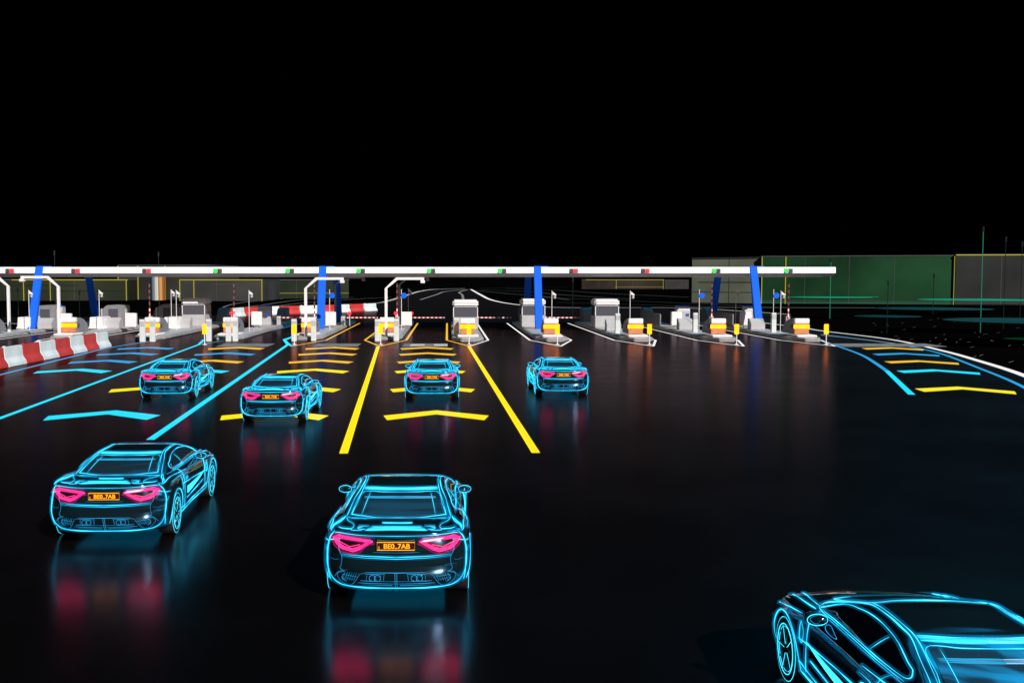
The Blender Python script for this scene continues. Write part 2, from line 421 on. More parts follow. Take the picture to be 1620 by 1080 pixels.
def make_car(label, r):
    c = Car(label, r); root = c.root
    # glass
    c.patch('top', [(-.60,.86),(-.3,.74),(0,.72),(.3,.74),(.60,.86)], [(-.50,1.52),(-.25,1.47),(0,1.46),(.25,1.47),(.50,1.52)], 20, 10, .004, cab=True).build('rear_window', M['glass'], root, True)
    c.patch('top', [(-.60,3.36),(-.3,3.50),(0,3.52),(.3,3.50),(.60,3.36)], [(-.50,2.66),(-.25,2.72),(0,2.735),(.25,2.72),(.50,2.66)], 20, 10, .004, cab=True).build('windshield', M['glass'], root, True)
    low = [(3.28,.955),(2.8,.965),(2.2,.975),(1.7,.985),(1.36,1.0)]
    top = [(3.2,.975),(2.82,1.112),(2.3,1.168),(1.8,1.152),(1.34,1.06)]
    for sg in (1, -1):
        c.patch('side', low, top, 24, 6, .004, sg, True).build('side_window', M['glass'], root, True)
    # tail lights
    tl = [(.30,.845),(.34,.862),(.60,.895),(.74,.905),(.815,.865),(.77,.79),(.70,.735),(.55,.705),(.47,.735)]
    cx, cz = .58, .81
    for sg in (1, -1):
        ring = [(x*sg, z) for x, z in tl]
        inn = [((cx+(x-cx)*.76)*sg, cz+(z-cz)*.64) for x, z in tl]
        def surf(pts, off): return [c.hit('rear', x, z, off) for x, z in pts]
        o3, i3, l3 = surf(ring, .012), surf(inn, .012), surf(inn, .005)
        n = len(tl)
        tlm = MB().add(o3+i3, [(k, (k+1) % n, n+(k+1) % n, n+k) for k in range(n)])
        t_ = tlm.build('tail_light', M['pink'], root)
        mid = sum(l3, Vector())/n
        MB().add(l3+[mid], [(k, (k+1) % n, n) for k in range(n)]).build('tail_lens', M['pink_dim'], t_)
        rb = MB(); rb.tube(surf(ring, .012), .006, 5, True); rb.tube(surf(inn, .012), .005, 5, True)
        rb.tube(surf([((cx+(x-cx)*.88)*sg, cz+(z-cz)*.80) for x, z in tl], .013), .0035, 5, True)
        rb.tube(surf([(.46*sg,.80),(.60*sg,.765),(.73*sg,.82)], .008), .0035, 5)
        rb.build('lens_bead', M['pink_core'], t_)
        MB().tube(surf(ring, .012), .046, 7, True).build('bloom_shell', M['halo_shell_pink'], t_)  # shell added round the ring as its bloom
        hs = surf([(.315*sg,.842),(.36*sg,.880),(.61*sg,.900),(.545*sg,.862)], .024)
        if sg > 0: MB().add(hs, [(0,1,2,3)]).build('lens_highlight', M['lens_glint'], t_)  # white highlight painted onto the right lens
    # number plate
    py = min(c.hit('rear', x, z).y for x in (-.25,0,.25) for z in (.735,.845)) - .006
    pl = MB().box(-.245,.245,py,py+.012,.735,.845).build('licence_plate', M['amber_dim'], root)
    fr = MB()
    fr.tube([(-.24,py-.004,.74),(.24,py-.004,.74),(.24,py-.004,.84),(-.24,py-.004,.84)], .0055, 5, True)
    fr.box(-.222,-.212,py-.006,py-.001,.753,.765); fr.box(-.222,-.212,py-.006,py-.001,.775,.787)
    fr.build('plate_frame', M['amber'], pl)
    cu = bpy.data.curves.new('plate_text', 'FONT'); cu.body = 'BE0..7AB'; cu.size = .088; cu.align_x = 'CENTER'; cu.extrude = .002; cu.offset = .0018
    to = bpy.data.objects.new('tmp_text', cu); C.objects.link(to)
    me = bpy.data.meshes.new_from_object(to.evaluated_get(bpy.context.evaluated_depsgraph_get()))
    bpy.data.objects.remove(to)
    xs = [v.co.x for v in me.vertices]; sc = .335/(max(xs)-min(xs))
    me.transform(Matrix.Translation((.01, py-.005, .760)) @ Matrix.Rotation(R(90), 4, 'X') @ Matrix.Diagonal((sc, 1, 1, 1)))
    me.materials.clear(); me.materials.append(M['amber'])
    lt = bpy.data.objects.new('plate_lettering', me); C.objects.link(lt); lt.parent = pl
    # ---- neon trim
    w = MB()                                                   # windows
    c.line(w, 'top', [(0,.715),(.3,.735),(.60,.85),(.63,.92),(.585,1.15),(.52,1.50),(.25,1.465),(0,1.455)], .8, cab=True)
    c.line(w, 'top', [(.50,.80),(.46,1.15),(.425,1.46)], .6, curve=False, cab=True)
    c.line(w, 'side', low+[(1.24,1.035),(1.27,1.075),(1.34,1.095)]+[(1.8,1.170),(2.3,1.186),(2.82,1.130),(3.2,.985)], .8, True, cab=True)
    c.line(w, 'side', [(3.42,.935),(2.8,.945),(2.2,.955),(1.7,.965),(1.30,.98)], .6, cab=False)
    c.line(w, 'side', [(2.02,.985),(1.86,1.15)], .7, curve=False, cab=True)
    c.line(w, 'top', [(0,3.54),(.3,3.515),(.62,3.36),(.54,2.66),(.25,2.735),(0,2.75)], .7, cab=True)
    c.sleeve(w.build('window_trim', M['cyan'], root))
    w = MB()                                                   # roof
    c.line(w, 'top', [(.705,.86),(.672,1.05),(.63,1.35),(.575,1.65),(.56,1.9),(.55,2.2),(.57,2.55),(.635,2.9),(.74,3.35)], 1.1, cab=True)
    c.line(w, 'top', [(.645,.86),(.60,1.2),(.545,1.56),(.525,1.9),(.52,2.3),(.535,2.6)], .7, cab=True)
    for yy in (1.575, 1.60, 1.625, 1.65):
        c.line(w, 'top', [(0,yy-.03),(.25,yy-.02),(.52,yy+.03)], 1.25, cab=True)  # packed glowing lines paint in the highlight along the roof's trailing edge
    c.sleeve(w.build('roof_trim_highlight', M['cyan'], root))
    w = MB()                                                   # rear deck, tail and bumper
    c.line(w, 'rear', [(0,.925),(.35,.927),(.70,.935),(.80,.925)], .9)
    c.sleeve(w.build('bumper_trim', M['cyan'], root)); w = MB()
    c.line(w, 'rear', [(0,.648),(.4,.655),(.70,.665)], .8); c.line(w, 'rear', [(0,.625),(.4,.634),(.70,.648)], .6)
    c.line(w, 'rear', [(.80,.94),(.86,.86),(.895,.74),(.905,.62),(.90,.50),(.865,.38),(.80,.29),(.70,.245),(.55,.23),(.3,.225),(0,.225)], 1.25)
    c.sleeve(w.build('bumper_trim', M['cyan'], root)); w = MB()
    c.line(w, 'rear', [(.72,.925),(.735,.83),(.74,.72),(.70,.63),(.705,.54),(.72,.49),(.66,.45)], .9)
    c.line(w, 'rear', [(.66,.45),(.74,.43),(.76,.36),(.68,.27),(.60,.235)], .8)
    c.line(w, 'rear', [(0,.455),(.38,.455),(.46,.43),(.54,.30),(.60,.245)], .7, curve=False)
    c.line(w, 'rear', [(0,.33),(.46,.335)], .6, curve=False); c.line(w, 'rear', [(0,.295),(.50,.30)], .5, curve=False)
    c.line(w, 'rear', [(.012,.455),(.012,.23)], .6, curve=False)
    for x in (.15,.37): c.line(w, 'rear', [(x,.44),(x+.01,.34)], .6, curve=False)
    c.line(w, 'rear', [(.14,.435),(.40,.435)], .6); c.line(w, 'rear', [(.05,.27),(.44,.275)], .5); c.line(w, 'rear', [(.62,.48),(.74,.44),(.80,.36)], .6)
    c.line(w, 'rear', [(.66,.43),(.70,.36),(.64,.30)], .6); c.line(w, 'rear', [(.735,.60),(.80,.585),(.86,.60)], .5); c.line(w, 'rear', [(.0,.70),(.30,.704)], .4)
    for x in (.47,.50,.53,.56,.59,.62,.65): c.line(w, 'rear', [(x,.45),(x+.05,.32)], .5, curve=False)
    c.line(w, 'rear', [(.50,.39),(.70,.41)], .5, curve=False); c.line(w, 'rear', [(.54,.345),(.70,.36)], .5, curve=False)
    w.build('diffuser_trim', M['cyan_dim'], root); w = MB()
    for q in (1.27,1.295,1.32): c.line(w, 'top', [(0,q-.02),(.3,q-.01),(.50,q+.02)], 1.5, cab=True)
    w.build('rear_window_line', M['cyan_dim'], root); c.runs = []
    w = MB()                                                   # deck lid and haunches
    for k, yy in enumerate((.10,.135,.17,.205,.24)):
        c.line(w, 'top', [(0,yy),(.24,yy+.008),(.40-.02*k,yy+.02)], 1.3)  # packed glowing lines paint in the broad highlight on the deck
    c.line(w, 'top', [(.0,.44),(.12,.445),(.20,.46)], 1.1)
    c.line(w, 'top', [(.75,.80),(.80,.58),(.855,.42)], 2.0)
    c.line(w, 'top', [(.40,.16),(.47,.17),(.50,.24),(.44,.27)], .6); c.line(w, 'top', [(.36,.30),(.50,.32)], .6)
    c.line(w, 'top', [(.44,.12),(.58,.16),(.56,.3),(.58,.45),(.66,.62),(.70,.80)], .8)
    c.line(w, 'top', [(.58,.20),(.70,.25),(.76,.33)], 2.6)
    c.line(w, 'top', [(.72,.86),(.76,.62),(.83,.42),(.845,.33)], 2.6)  # thick glowing lines fill in the haunch highlight
    c.line(w, 'side', [(.30,.93),(.55,.955),(.9,.96),(1.3,.93),(1.9,.885)], 1.)
    c.line(w, 'side', [(.18,.86),(.34,.80),(.46,.79)], .8)
    c.line(w, 'side', [(.40,.72),(.30,.60),(.28,.45),(.36,.28)], .9)
    c.sleeve(w.build('deck_trim_highlights', M['cyan'], root))
    for side in (1, -1):                                       # flanks
        c.sides = (side,); w = MB()
        for y in WY:
            arc = [(y+.40*math.cos(a), WR+.40*math.sin(a)) for a in [R(-12+204*i/24) for i in range(25)]]
            c.line(w, 'side', arc, 1., curve=False)
        c.line(w, 'side', [(1.27,.25),(1.6,.235),(2.4,.23),(3.2,.235),(3.46,.25)], 1.1)
        c.line(w, 'side', [(1.27,.33),(1.7,.30),(2.4,.295),(3.1,.31),(3.44,.36)], .9)
        c.line(w, 'side', [(1.50,.96),(1.52,.8),(1.50,.5),(1.56,.30)], .8)
        c.line(w, 'side', [(3.25,.92),(3.20,.75),(3.22,.5),(3.28,.30)], .8)
        c.line(w, 'side', [(1.30,.74),(1.8,.70),(2.5,.655),(3.1,.62),(3.44,.60)], 1.)
        c.line(w, 'side', [(1.7,.42),(2.4,.43),(3.1,.48)], 1.)
        c.patch('side', [(3.22,.63),(2.7,.545),(2.2,.50),(1.75,.49)], [(3.20,.635),(2.7,.605),(2.2,.60),(1.75,.615)], 20, 3, .004, side).build('door_highlight_streak', M['cyan'], root, True)  # glowing streak painted on the door in place of a reflection
        c.line(w, 'side', [(1.34,.80),(1.62,.84),(1.9,.83)], .6); c.line(w, 'side', [(1.28,.88),(1.36,.74),(1.34,.62)], .7)
        c.line(w, 'side', [(1.66,.775),(1.76,.775)], .6); c.line(w, 'side', [(1.64,.750),(1.78,.756)], .6); c.line(w, 'side', [(.62,.90),(1.0,.905),(1.5,.87)], .6)
        c.line(w, 'side', [(3.40,.78),(3.40,.62),(3.33,.58),(3.30,.70),(3.40,.78)], .7)
        c.line(w, 'side', [(1.62,.76),(1.72,.79),(1.82,.77),(1.72,.745),(1.62,.76)], .7)
        c.line(w, 'side', [(3.45,.84),(3.8,.80),(4.2,.72),(4.45,.62)], .9)
        c.sleeve(w.build('flank_trim', M['cyan'], root))
    c.sides = (1, -1)
    w = MB()                                                   # bonnet and nose
    c.line(w, 'top', [(.74,3.40),(.72,3.8),(.66,4.2),(.52,4.55),(.25,4.68),(0,4.72)], .9)
    c.line(w, 'top', [(.80,3.35),(.815,3.6),(.81,3.95),(.78,4.25)], 1.2)
    c.line(w, 'front', [(0,.28),(.5,.29),(.8,.36),(.86,.5)], .9)
    c.sleeve(w.build('bonnet_trim', M['cyan'], root))
    # headlights on the nose
    for sg in (1, -1):
        pts = [c.hit('front', x*sg, z, .008) for x, z in ((.50,.56),(.72,.60),(.80,.56),(.70,.50),(.52,.50))]
        MB().add(pts, [tuple(range(5))]).build('headlight', M['glass'], root)
    # underglow under the sill line
    MB().box(-.62,.62,.5,4.3,.150,.158).build('underglow_panel', M['under'], root)
    # exhausts
    for sg in (1, -1):
        e = MB()
        for dx in (.235, .30):
            y = c.hit('rear', dx*sg, .385).y
            e.lathe([(.034,-.03),(.040,-.03),(.040,.06),(.034,.06)], 16, (dx*sg, y, .385), 'y', False)
        ex = e.build('exhaust_pipe', M['rim'], root, True)
        e = MB()
        for dx in (.235, .30):
            y = c.hit('rear', dx*sg, .385).y - .03
            e.tube([(dx*sg+.040*math.cos(6.2832*k/14), y, .385+.040*math.sin(6.2832*k/14)) for k in range(14)], c.r*.8, 5, True)
        e.build('exhaust_ring', M['cyan_dim'], ex)
    # mirrors
    for sg in (1, -1):
        bm = bmesh.new(); bmesh.ops.create_uvsphere(bm, u_segments=18, v_segments=10, radius=1)
        for v in bm.verts: v.co = (sg*(.925+.105*v.co.x), 2.98+.085*v.co.y+.03*v.co.x, .945+.062*v.co.z)
        mb = MB().bm(bm); mb.tube([(sg*.72,3.06,.92),(sg*.84,3.02,.925)], .022, 6)
        mr = mb.build('wing_mirror', M['paint'], root, True)
        t = MB(); t.tube([(sg*(.925+.098*math.cos(6.2832*k/22)), 2.925, .945+.056*math.sin(6.2832*k/22)) for k in range(22)], c.r*.8, 5, True)
        t.build('mirror_trim', M['cyan'], mr)
    # wheels
    for y in WY:
        for sg in (1, -1):
            x = .705*sg
            rim = MB(); rim.lathe([(.03,.225*sg),(.06,.225*sg),(.075,.20*sg),(.05,.15*sg)], 20, (x, y, WR), 'x')
            rim.lathe([(.235,.10*sg),(.262,.238*sg),(.245,.242*sg),(.225,.20*sg),(.215,.12*sg)], 36, (x, y, WR), 'x', False)
            rim.lathe([(.0,.09*sg),(.24,.09*sg),(.24,.07*sg),(0,.07*sg)], 24, (x, y, WR), 'x', False)
            lights = MB()
            for k in range(10):
                a = 6.2832*k/10; ca, sa = math.cos(a), math.sin(a)
                p0 = Vector((x+.215*sg, y+.05*ca, WR+.05*sa)); p1 = Vector((x+.232*sg, y+.245*ca, WR+.245*sa))
                rim.tube([p0, p1], [.022,.014], 6)
                if k % 2 == 0: lights.tube([p0+Vector((.02*sg,0,0)), p1+Vector((.012*sg,0,0))], c.r*.7, 4)
            wh = rim.build('wheel', M['rim'], root, True)
            ty = MB(); ty.lathe([(.255,0),(.255,.235*sg),(.29,.248*sg),(.322,.238*sg),(.335,.20*sg),(.335,.0),(.32,-.02*sg),(.255,-.02*sg)], 44, (x, y, WR), 'x', False)
            ty.build('tyre', M['rubber'], wh, True)
            for rr, xo, k in ((.258,.243,.9), (.326,.236,.6), (.23,.235,.6)):
                lights.tube([(x+xo*sg, y+rr*math.cos(6.2832*i/36), WR+rr*math.sin(6.2832*i/36)) for i in range(36)], c.r*k, 4, True)
            lights.tube([(x+.0*sg, y-.03, .012),(x+.20*sg, y-.03, .012)], c.r*.5, 4)
            lights.build('rim_light', M['cyan'], wh)
    return root

near = make_car('large neon blue coupe seen straight from behind, nearest in the middle', .0042)
far = make_car('small neon blue coupe over the yellow chevrons of the centre lane', .0058)
def put(o, X, Yaxle, head):
    a = R(head); o.location = (X + math.sin(a)*.9, Yaxle - .9*math.cos(a), .0045); o.rotation_euler = (0, 0, a)
put(near, -.66, 14.0, 0)
put(far, -.55, 36.9, 0)
for proto, lab, X, Y, hd in (
    (near, 'large neon blue coupe at the left, turned to show its right flank', -5.42, 17.05, 1.7),
    (near, 'neon blue coupe cut off by the bottom right corner', 4.42, 7.75, -1.2),
    (far, 'small neon blue coupe in the cyan chevron lane, leftmost of the cars', -9.86, 36.9, 2.4),
    (far, 'small neon blue coupe beside the long cyan lane line', -5.12, 30.9, -.4),
    (far, 'small neon blue coupe right of the yellow lane lines, without chevrons', 4.12, 37.8, .5)):
    put(dup(proto, lab, (0,0,0)), X, Y, hd)

# ------------------------------------------------------------------ ground, road, markings
struct(MB().add([(-3000,-60,-.006),(3000,-60,-.006),(3000,5200,-.006),(-3000,5200,-.006)], [(0,1,2,3)]).build('ground', M['soil']))
white_r = [(30.2,100),(30.6,90)] + [g(1300,523), g(1411,537), g(1494,555), g(1550,570.6), g(1620,592.8), g(1760,648)]
farL = [g(*p) for p in ((300,500),(365,498),(450,490),(540,484),(605,478),(640,468),(665,460.5),(690,457.4),(735,456.2))]
farR = [g(*p) for p in ((745,457.6),(760,466),(780,475),(830,483),(905,486.5),(1080,487),(1250,497))]
rp = farL + farR + [(32.5,96)] + [g(1300,523), g(1411,537), g(1494,555), g(1550,570.6), g(1620,592.8)] + [(24,40),(40,25),(60,-20),(-60,-20),(-60,112)]
bm = bmesh.new(); vv = [bm.verts.new((x, y, 0)) for x, y in rp]; es = [bm.edges.new((vv[i], vv[(i+1) % len(vv)])) for i in range(len(vv))]
bmesh.ops.triangle_fill(bm, use_beauty=True, edges=es)
me_ = MB().bm(bm); struct(me_.build('road', M['road']))

zl = .006
def rib(name, pts, w, m, sm=False): return ribbon(smooth_path(pts) if sm else pts, w, zl, name, m)
rib('road_edge_line', farL[1:], (.35,1.6), M['line_grey'], True)
rib('road_edge_line', farL[4:], (.3,1.5), M['line_white'], True)
rib('road_edge_line', farR, (.9,.28), M['line_white'], True)
rib('road_edge_line', [g(665,474), g(690,466), g(705,461), g(735,458)], (.5,.9), M['line_grey'], True)
rib('road_edge_line', [g(733,474), g(731,466), g(727,462), g(740,458)], (.5,.8), M['line_grey'], True)
for a in (((350,487),(380,479),(450,472),(500,468)), ((375,488),(430,480),(480,474),(560,470)), ((410,489),(470,480),(560,473),(620,470)),
          ((750,459),(800,464),(850,468),(900,474)), ((760,458),(830,461),(900,467),(1000,473)), ((800,456),(880,459),(960,464),(1090,470)),
          ((850,470),(950,474),(1050,478),(1200,484)), ((760,456),(860,454),(960,453.5),(1090,453)), ((880,478),(980,481),(1090,484),(1230,486))):
    p = [g(*q) for q in a]; w0 = p[0][1]/F*1.4
    rib('road_edge_line', p, (w0*2.2, w0*2.2), M['line_grey'] if a[0][0] < 450 else M['line_dim'], True)
rib('road_edge_line', [g(1085,486), g(1470,487)], .9, M['line_grey'])
rib('road_edge_line', [g(0,511), g(60,513), g(110,517)], .2, M['line_white'])
rib('road_edge_line', white_r, (.25,.42), M['line_white'], True)
rib('road_edge_line', [g(1300,530), g(1350,535), g(1430,545)], .3, M['line_grey'], True)
rib('lane_line', [g(1300,529), g(1391.7,540), g(1439,548), g(1489,559), g(1550,581.7), g(1620,611), g(1720,670)], .2, M['line_cyan_distance_fade'], True)
rib('lane_line', [g(1300,538.6), g(1333,549.7), g(1369,563.6), g(1405.6,587)], (.2,.22), M['line_cyan_distance_fade'], True)
rib('lane_line', [g(1405.6,587), g(1446,624.7)], (.22,.24), M['line_cyan'])
rib('lane_line', [g(542,719), g(598,548)], .21, M['line_yel'])
rib('lane_line', [g(849,718), g(742,548)], .21, M['line_yel'])
rib('lane_line', [g(234,697), g(455,545), g(449,537), g(470,530)], .22, M['line_cyan'])
rib('lane_line', [g(-10,664.5), g(314,545), g(322,537)], .2, M['line_cyan'])
rib('lane_line', [g(-10,595), g(165,551), g(240,539), g(330,520)], .2, M['line_cyan_distance_fade'], False)
rib('lane_line', [g(318,545), g(400,530), g(500,506)], .13, M['line_cyan_distance_fade'])
def chevron(X, Y, w, m, head=0.):
    t = .92 + Y*.006; a = 1.30; k = .18; ca, sa = math.cos(head), math.sin(head)
    q = [(-w/2,0),(-w/2+k,-t*.95),(0,a-t*.9),(w/2-k,-t*.95),(w/2,0),(0,a)]
    struct(MB().add([(X+u*ca-v*sa, Y+u*sa+v*ca, zl) for u, v in q], [(0,1,2,5),(5,2,3,4)]).build('chevron_marking', m))
YS = [63., 58.2, 52.8, 47.4, 39.6, 31.9]
for i, Y in enumerate(YS):
    t = (63-Y)/31.1
    nm = M['line_gold'] if i < 3 else M['line_yel']
    bl = M['line_cyan_distance_fade'] if i < 3 else M['line_cyan']
    chevron(-1.25+.9*t, Y, 3.25, nm)
    chevron(-6.95+1.65*t, Y, 3.3, nm)
    chevron(-12.75+2.2*t, Y, 3.4, nm if i % 2 == 0 else bl, .05)
    if i < 4: chevron(-18.2+2.4*t, Y, 3.35, bl, .06)
    if i < 5: chevron(26.8-8.2*t-1.9*t*t, Y-.3, 3.45, nm if i % 2 == 0 else bl, -.28)
M['hump'] = mat('worn_grey_road_patch', (.20,.19,.185), .7, 0, .35, 1.5)
M['hump_w'] = mat('worn_white_road_patch', (.62,.60,.58), .6, 0, .2, 2)
for x0, x1 in ((-4.0+1.2,.0),(-9.6+1.2,-5.6),(-15.6+1.2,-11.2),(24.6,31.)):
    struct(MB().box(x0, x1, 64.6, 67.6, .0, .011).build('road_patch', M['hump']))
for x0, x1 in ((-2.35,-1.45),(-.85,.0)):
    struct(MB().box(x0+.0, x1, 65.2, 67.0, .0, .016).build('road_patch', M['hump_w']))

# small dashes on the dark ground at the right
dm = MB()
for i in range(70):
    for _ in range(20):
        px, py = random.uniform(1360,1700), random.uniform(492,585)
        if py < 520 + (px-1300)*.23 - 4: break
    x, y = g(px, py); L = random.uniform(.5,1.3); a = R(random.uniform(48,62)); w = .05
    dx, dy = math.cos(a)*L, math.sin(a)*L
    dm.add([(x,y,.001),(x+w,y,.001),(x+w+dx,y+dy,.001),(x+dx,y+dy,.001)], [(0,1,2,3)])
o = dm.build('ground_dash_marks', lamp('grey_dash_light', (.6,.6,.55), .3)); o['kind'] = 'stuff'

# ------------------------------------------------------------------ toll islands
ISL = [-32.6, -26.6, -20.75, -15.25, -9.75, -4.25, 1.37, 7.07, 12.85, 18.5, 24.2]
DESC = ['toll island at the left picture edge', 'toll island behind the barrier row', 'toll island with the leftmost booth',
        'toll island left of the gantry posts', 'toll island of the left gantry post', 'yellow outlined toll island', 'half yellow, half white outlined island',
        'white outlined island with upright column', 'island of the rightmost booth', 'second toll island from the right', 'rightmost toll island']
def YC(i): return 73.2 if i < 6 else 71.2

# island body
def hexpoly(X, h, y0, ys, ye, yb): return [(X-h,ys),(X-h*.45,y0),(X+h*.45,y0),(X+h,ys),(X+h,ye),(X+h*.4,yb),(X-h*.4,yb),(X-h,ye)]
for i, X in enumerate(ISL):
    y0 = YC(i) - 2.2
    r = thing('traffic_island', ('grey concrete base of the ' + DESC[i]), 'traffic island', (X, y0, 0), 0, 'concrete toll islands')
    k = MB().prism(hexpoly(0, 1.08, 0, 1.6, 27.5, 29.0), 'z', 0, .25).build('kerb', M['concrete'], r, False, .05)
    MB().prism(hexpoly(0, .86, .5, 1.9, 27.2, 28.4), 'z', .25, .275).build('paving', M['grey_lt'], r)
    n = MB(); n.prism([(-.70,1.0),(.70,1.0),(.80,2.9),(-.80,2.9)], 'z', .275, .42)
    n.build('nose_plinth', M['white'], r, False, .06)
# outlines painted round each island
for i, X in enumerate(ISL):
    y0 = 65. if i > 3 else 66.5
    L = [(X,y0),(X-1.42,71.4),(X-1.42,99)]; Rr = [(X,y0),(X+1.42,71.4),(X+1.42,99)]
    col = lambda s: {3: ('line_cyan_distance_fade','line_gold'), 4: ('line_cyan','line_gold'), 5: ('line_gold','line_gold'), 6: ('line_gold','line_white')}.get(i, ('line_white','line_white') if i != 2 else ('line_cyan_distance_fade','line_cyan_distance_fade'))[s]
    if i >= 4 or i in (0, 1): rib('island_outline', L, .16, M[col(0)]); 
    if i >= 4 or i in (0, 1): rib('island_outline', Rr, .16, M[col(1)])

# crash cushions
def make_cushion():
    r = thing('crash_cushion', '', 'crash cushion', (0,0,0), 0, 'crash cushions at the island noses')
    MB().prism([(.12,.42),(.12,1.40),(.5,1.46),(1.2,1.44),(1.9,1.30),(2.5,1.0),(2.9,.42)], 'x', -.44, .44).build('buffer_body', M['grey'], r, False, .04)
    MB().box(-.50,.50,-.10,.30,1.16,1.50,.03).build('cap', M['white'], r)
    b = MB().box(-.52,.52,-.08,.118,.80,1.08,.02).build('reflector_band', M['band'], r)
    MB().box(-.50,.50,-.04,.118,.44,.78,.02).build('buffer_foot', M['brown'], r)
    MB().box(-.50,.50,-.05,.118,1.085,1.155).build('buffer_seam', M['brown'], r)
    for s in (-1, 1): MB().lathe([(.0,0),(.13,0),(.13,.10*s),(.0,.10*s)], 16, (.44*s,.55,.93), 'x', False).build('side_knob', M['grey_dk'], r)
    return r
cu0 = None
for i, X in enumerate(ISL):
    lab = 'yellow banded crash cushion on the nose of the ' + DESC[i]
    if cu0 is None: cu0 = make_cushion(); cu0['label'] = lab; cu0.location = (X, YC(i), 0)
    else: dup(cu0, lab, (X, YC(i), 0))
# rear end blocks
def make_end():
    r = MB().prism([(-1.9,.275),(-1.7,.9),(-1.2,1.35),(-.5,1.54),(.2,1.54),(.3,.275)], 'x', -.46, .46).build('end_block', M['grey'], None, False, .06)
    return tag(r, '', 'concrete block', 'rounded end blocks at the back of the islands')
e0 = None
for i in (1,2,3,6,7,8,9,10):
    lab = 'rounded grey block at the back end of the ' + DESC[i]
    if e0 is None: e0 = make_end(); e0['label'] = lab; e0.location = (ISL[i], 97.4, 0)
    else: dup(e0, lab, (ISL[i], 97.4, 0))
# keep-left style lit panels
def make_panel():
    r = thing('marker_post', '', 'marker post', (0,0,0), 0, 'lit yellow marker posts at the island tips')
    MB().tube([(0,0,.02),(0,0,.7)], .035, 8).build('post', M['white'], r)
    MB().lathe([(.16,.006),(.16,.03),(.05,.06)], 14, (0,0,0)).build('foot', M['white'], r)
    MB().box(-.14,.14,-.04,.04,.68,1.32,.02).build('lit_panel', M['band'], r)
    return r
p0 = None
for i, px in ((3,323),(4,465),(5,602),(6,742),(7,882),(8,1028),(9,1166),(10,1308)):
    Y = 66.4; X = (px-PX)*Y/F; lab = 'yellow lit marker post before the ' + DESC[i]
    if p0 is None: p0 = make_panel(); p0['label'] = lab; p0.location = (X, Y, 0)
    else: dup(p0, lab, (X, Y, 0))
# booths
def make_booth():
    r = thing('toll_booth', '', 'toll booth', (0,0,0), 0, 'toll booths on the islands')
    MB().box(-.96,.96,0,2.4,.275,1.22,.03).build('base_panel', M['grey_lt'], r)
    MB().box(-.93,.93,.03,2.37,1.22,2.02).build('window', M['win'], r)
    for s in (-1, 1): MB().box(.93*s-.03,.93*s+.03,-.003,.06,1.222,2.018).build('window_frame', M['white'], r)
    rb = MB().box(-.99,.99,-.03,2.43,2.02,2.56,.12).build('roof', M['white'], r)
    MB().box(-1.0,1.0,-.04,-.022,2.30,2.325).build('roof_seam', M['grey'], rb)
    return r
b0 = None
for X, Y, lab in ((1.40,81.,'grey toll booth straight ahead behind the half yellow, half white outline'),
                  (7.05,85.5,'grey toll booth standing behind the upright blue column'),
                  (12.85,84.,'rightmost grey toll booth, beyond the blue column'),
                  (-21.2,87.,'leftmost grey toll booth, near the red and white barrier')):
    if b0 is None: b0 = make_booth(); b0['label'] = lab; b0.location = (X, Y, 0)
    else: dup(b0, lab, (X, Y, 0))
# short square posts
def make_post():
    r = thing('card_reader_post', '', 'post', (0,0,0), 0, 'square reader posts along the islands')
    MB().box(-.17,.17,-.15,.15,0,1.50,.02).build('post_body', M['white_dirty'], r)
    MB().box(-.155,.155,-.165,-.147,1.05,1.36).build('reader_face', M['grey_lt'], r)
    return r
q0 = None
for px, Y, z, lab in ((330,70.,0.,'left of the crash cushion of the'),(361,70.,0.,'before the crash cushion of the'),(372,70.2,0.,'right of the crash cushion of the'),
    (465,70.3,0.,'left of the crash cushion of the'),(496,70.6,0.,'right of the crash cushion of the'),(597,70.2,0.,'left of the crash cushion of the'),(627,70.4,0.,'right of the crash cushion of the'),
    (722,72.,0.,'left of the crash cushion of the'),(977,75.5,.2,'behind the crash cushion of the'),(1100,77.,.2,'behind the crash cushion of the'),(1224,77.,.2,'behind the crash cushion of the'),
    (225,69.6,0.,'left of the crash cushion of the'),(241,69.6,0.,'right of the crash cushion of the')):
    X = (px-PX)*Y/F; i = min(range(len(ISL)), key=lambda k: abs(ISL[k]-X)); lab = 'pale square post ' + lab + ' ' + DESC[i]
    lab = ' '.join(lab.split()[:16])
    if q0 is None: q0 = make_post(); q0['label'] = lab; q0.location = (X, Y, z)
    else: dup(q0, lab, (X, Y, z))
# white machine cabinets with a blue topped terminal behind
def make_cab():
    r = thing('payment_cabinet', '', 'cabinet', (0,0,0), 0, 'white payment cabinets')
    MB().box(-.42,.42,-.2,.25,.45,1.55,.04).build('cabinet_body', M['white'], r)
    MB().box(-.15,.15,-.1,.15,.275,.45).build('pedestal', M['grey'], r)
    return r
def make_term():
    r = thing('ticket_terminal', '', 'ticket machine', (0,0,0), 0, 'grey ticket machines with blue tops')
    MB().prism([(-.35,.275),(-.35,1.5),(-.2,1.9),(.5,1.9),(.5,.275)], 'x', -.55, .55).build('machine_body', M['grey_lt'], r, False, .03)
    MB().box(-.56,.56,-.24,.51,1.905,1.96).build('top_plate', M['blue'], r)
    MB().box(.18,.46,-.375,-.352,1.05,1.28).build('screen', M['screen'], r)
    return r
c0 = t0 = None
for px, Y, i in ((104,80.,1),(207,81.,2),(406,84.5,3),(523,84.,4),(643,84.,5),(1070,84.2,9),(1180,84.3,10)):
    X = (px-PX)*Y/F
    lab = 'white payment cabinet on the ' + DESC[i]
    if c0 is None: c0 = make_cab(); c0['label'] = lab; c0.location = (X, Y, 0)
    else: dup(c0, lab, (X, Y, 0))
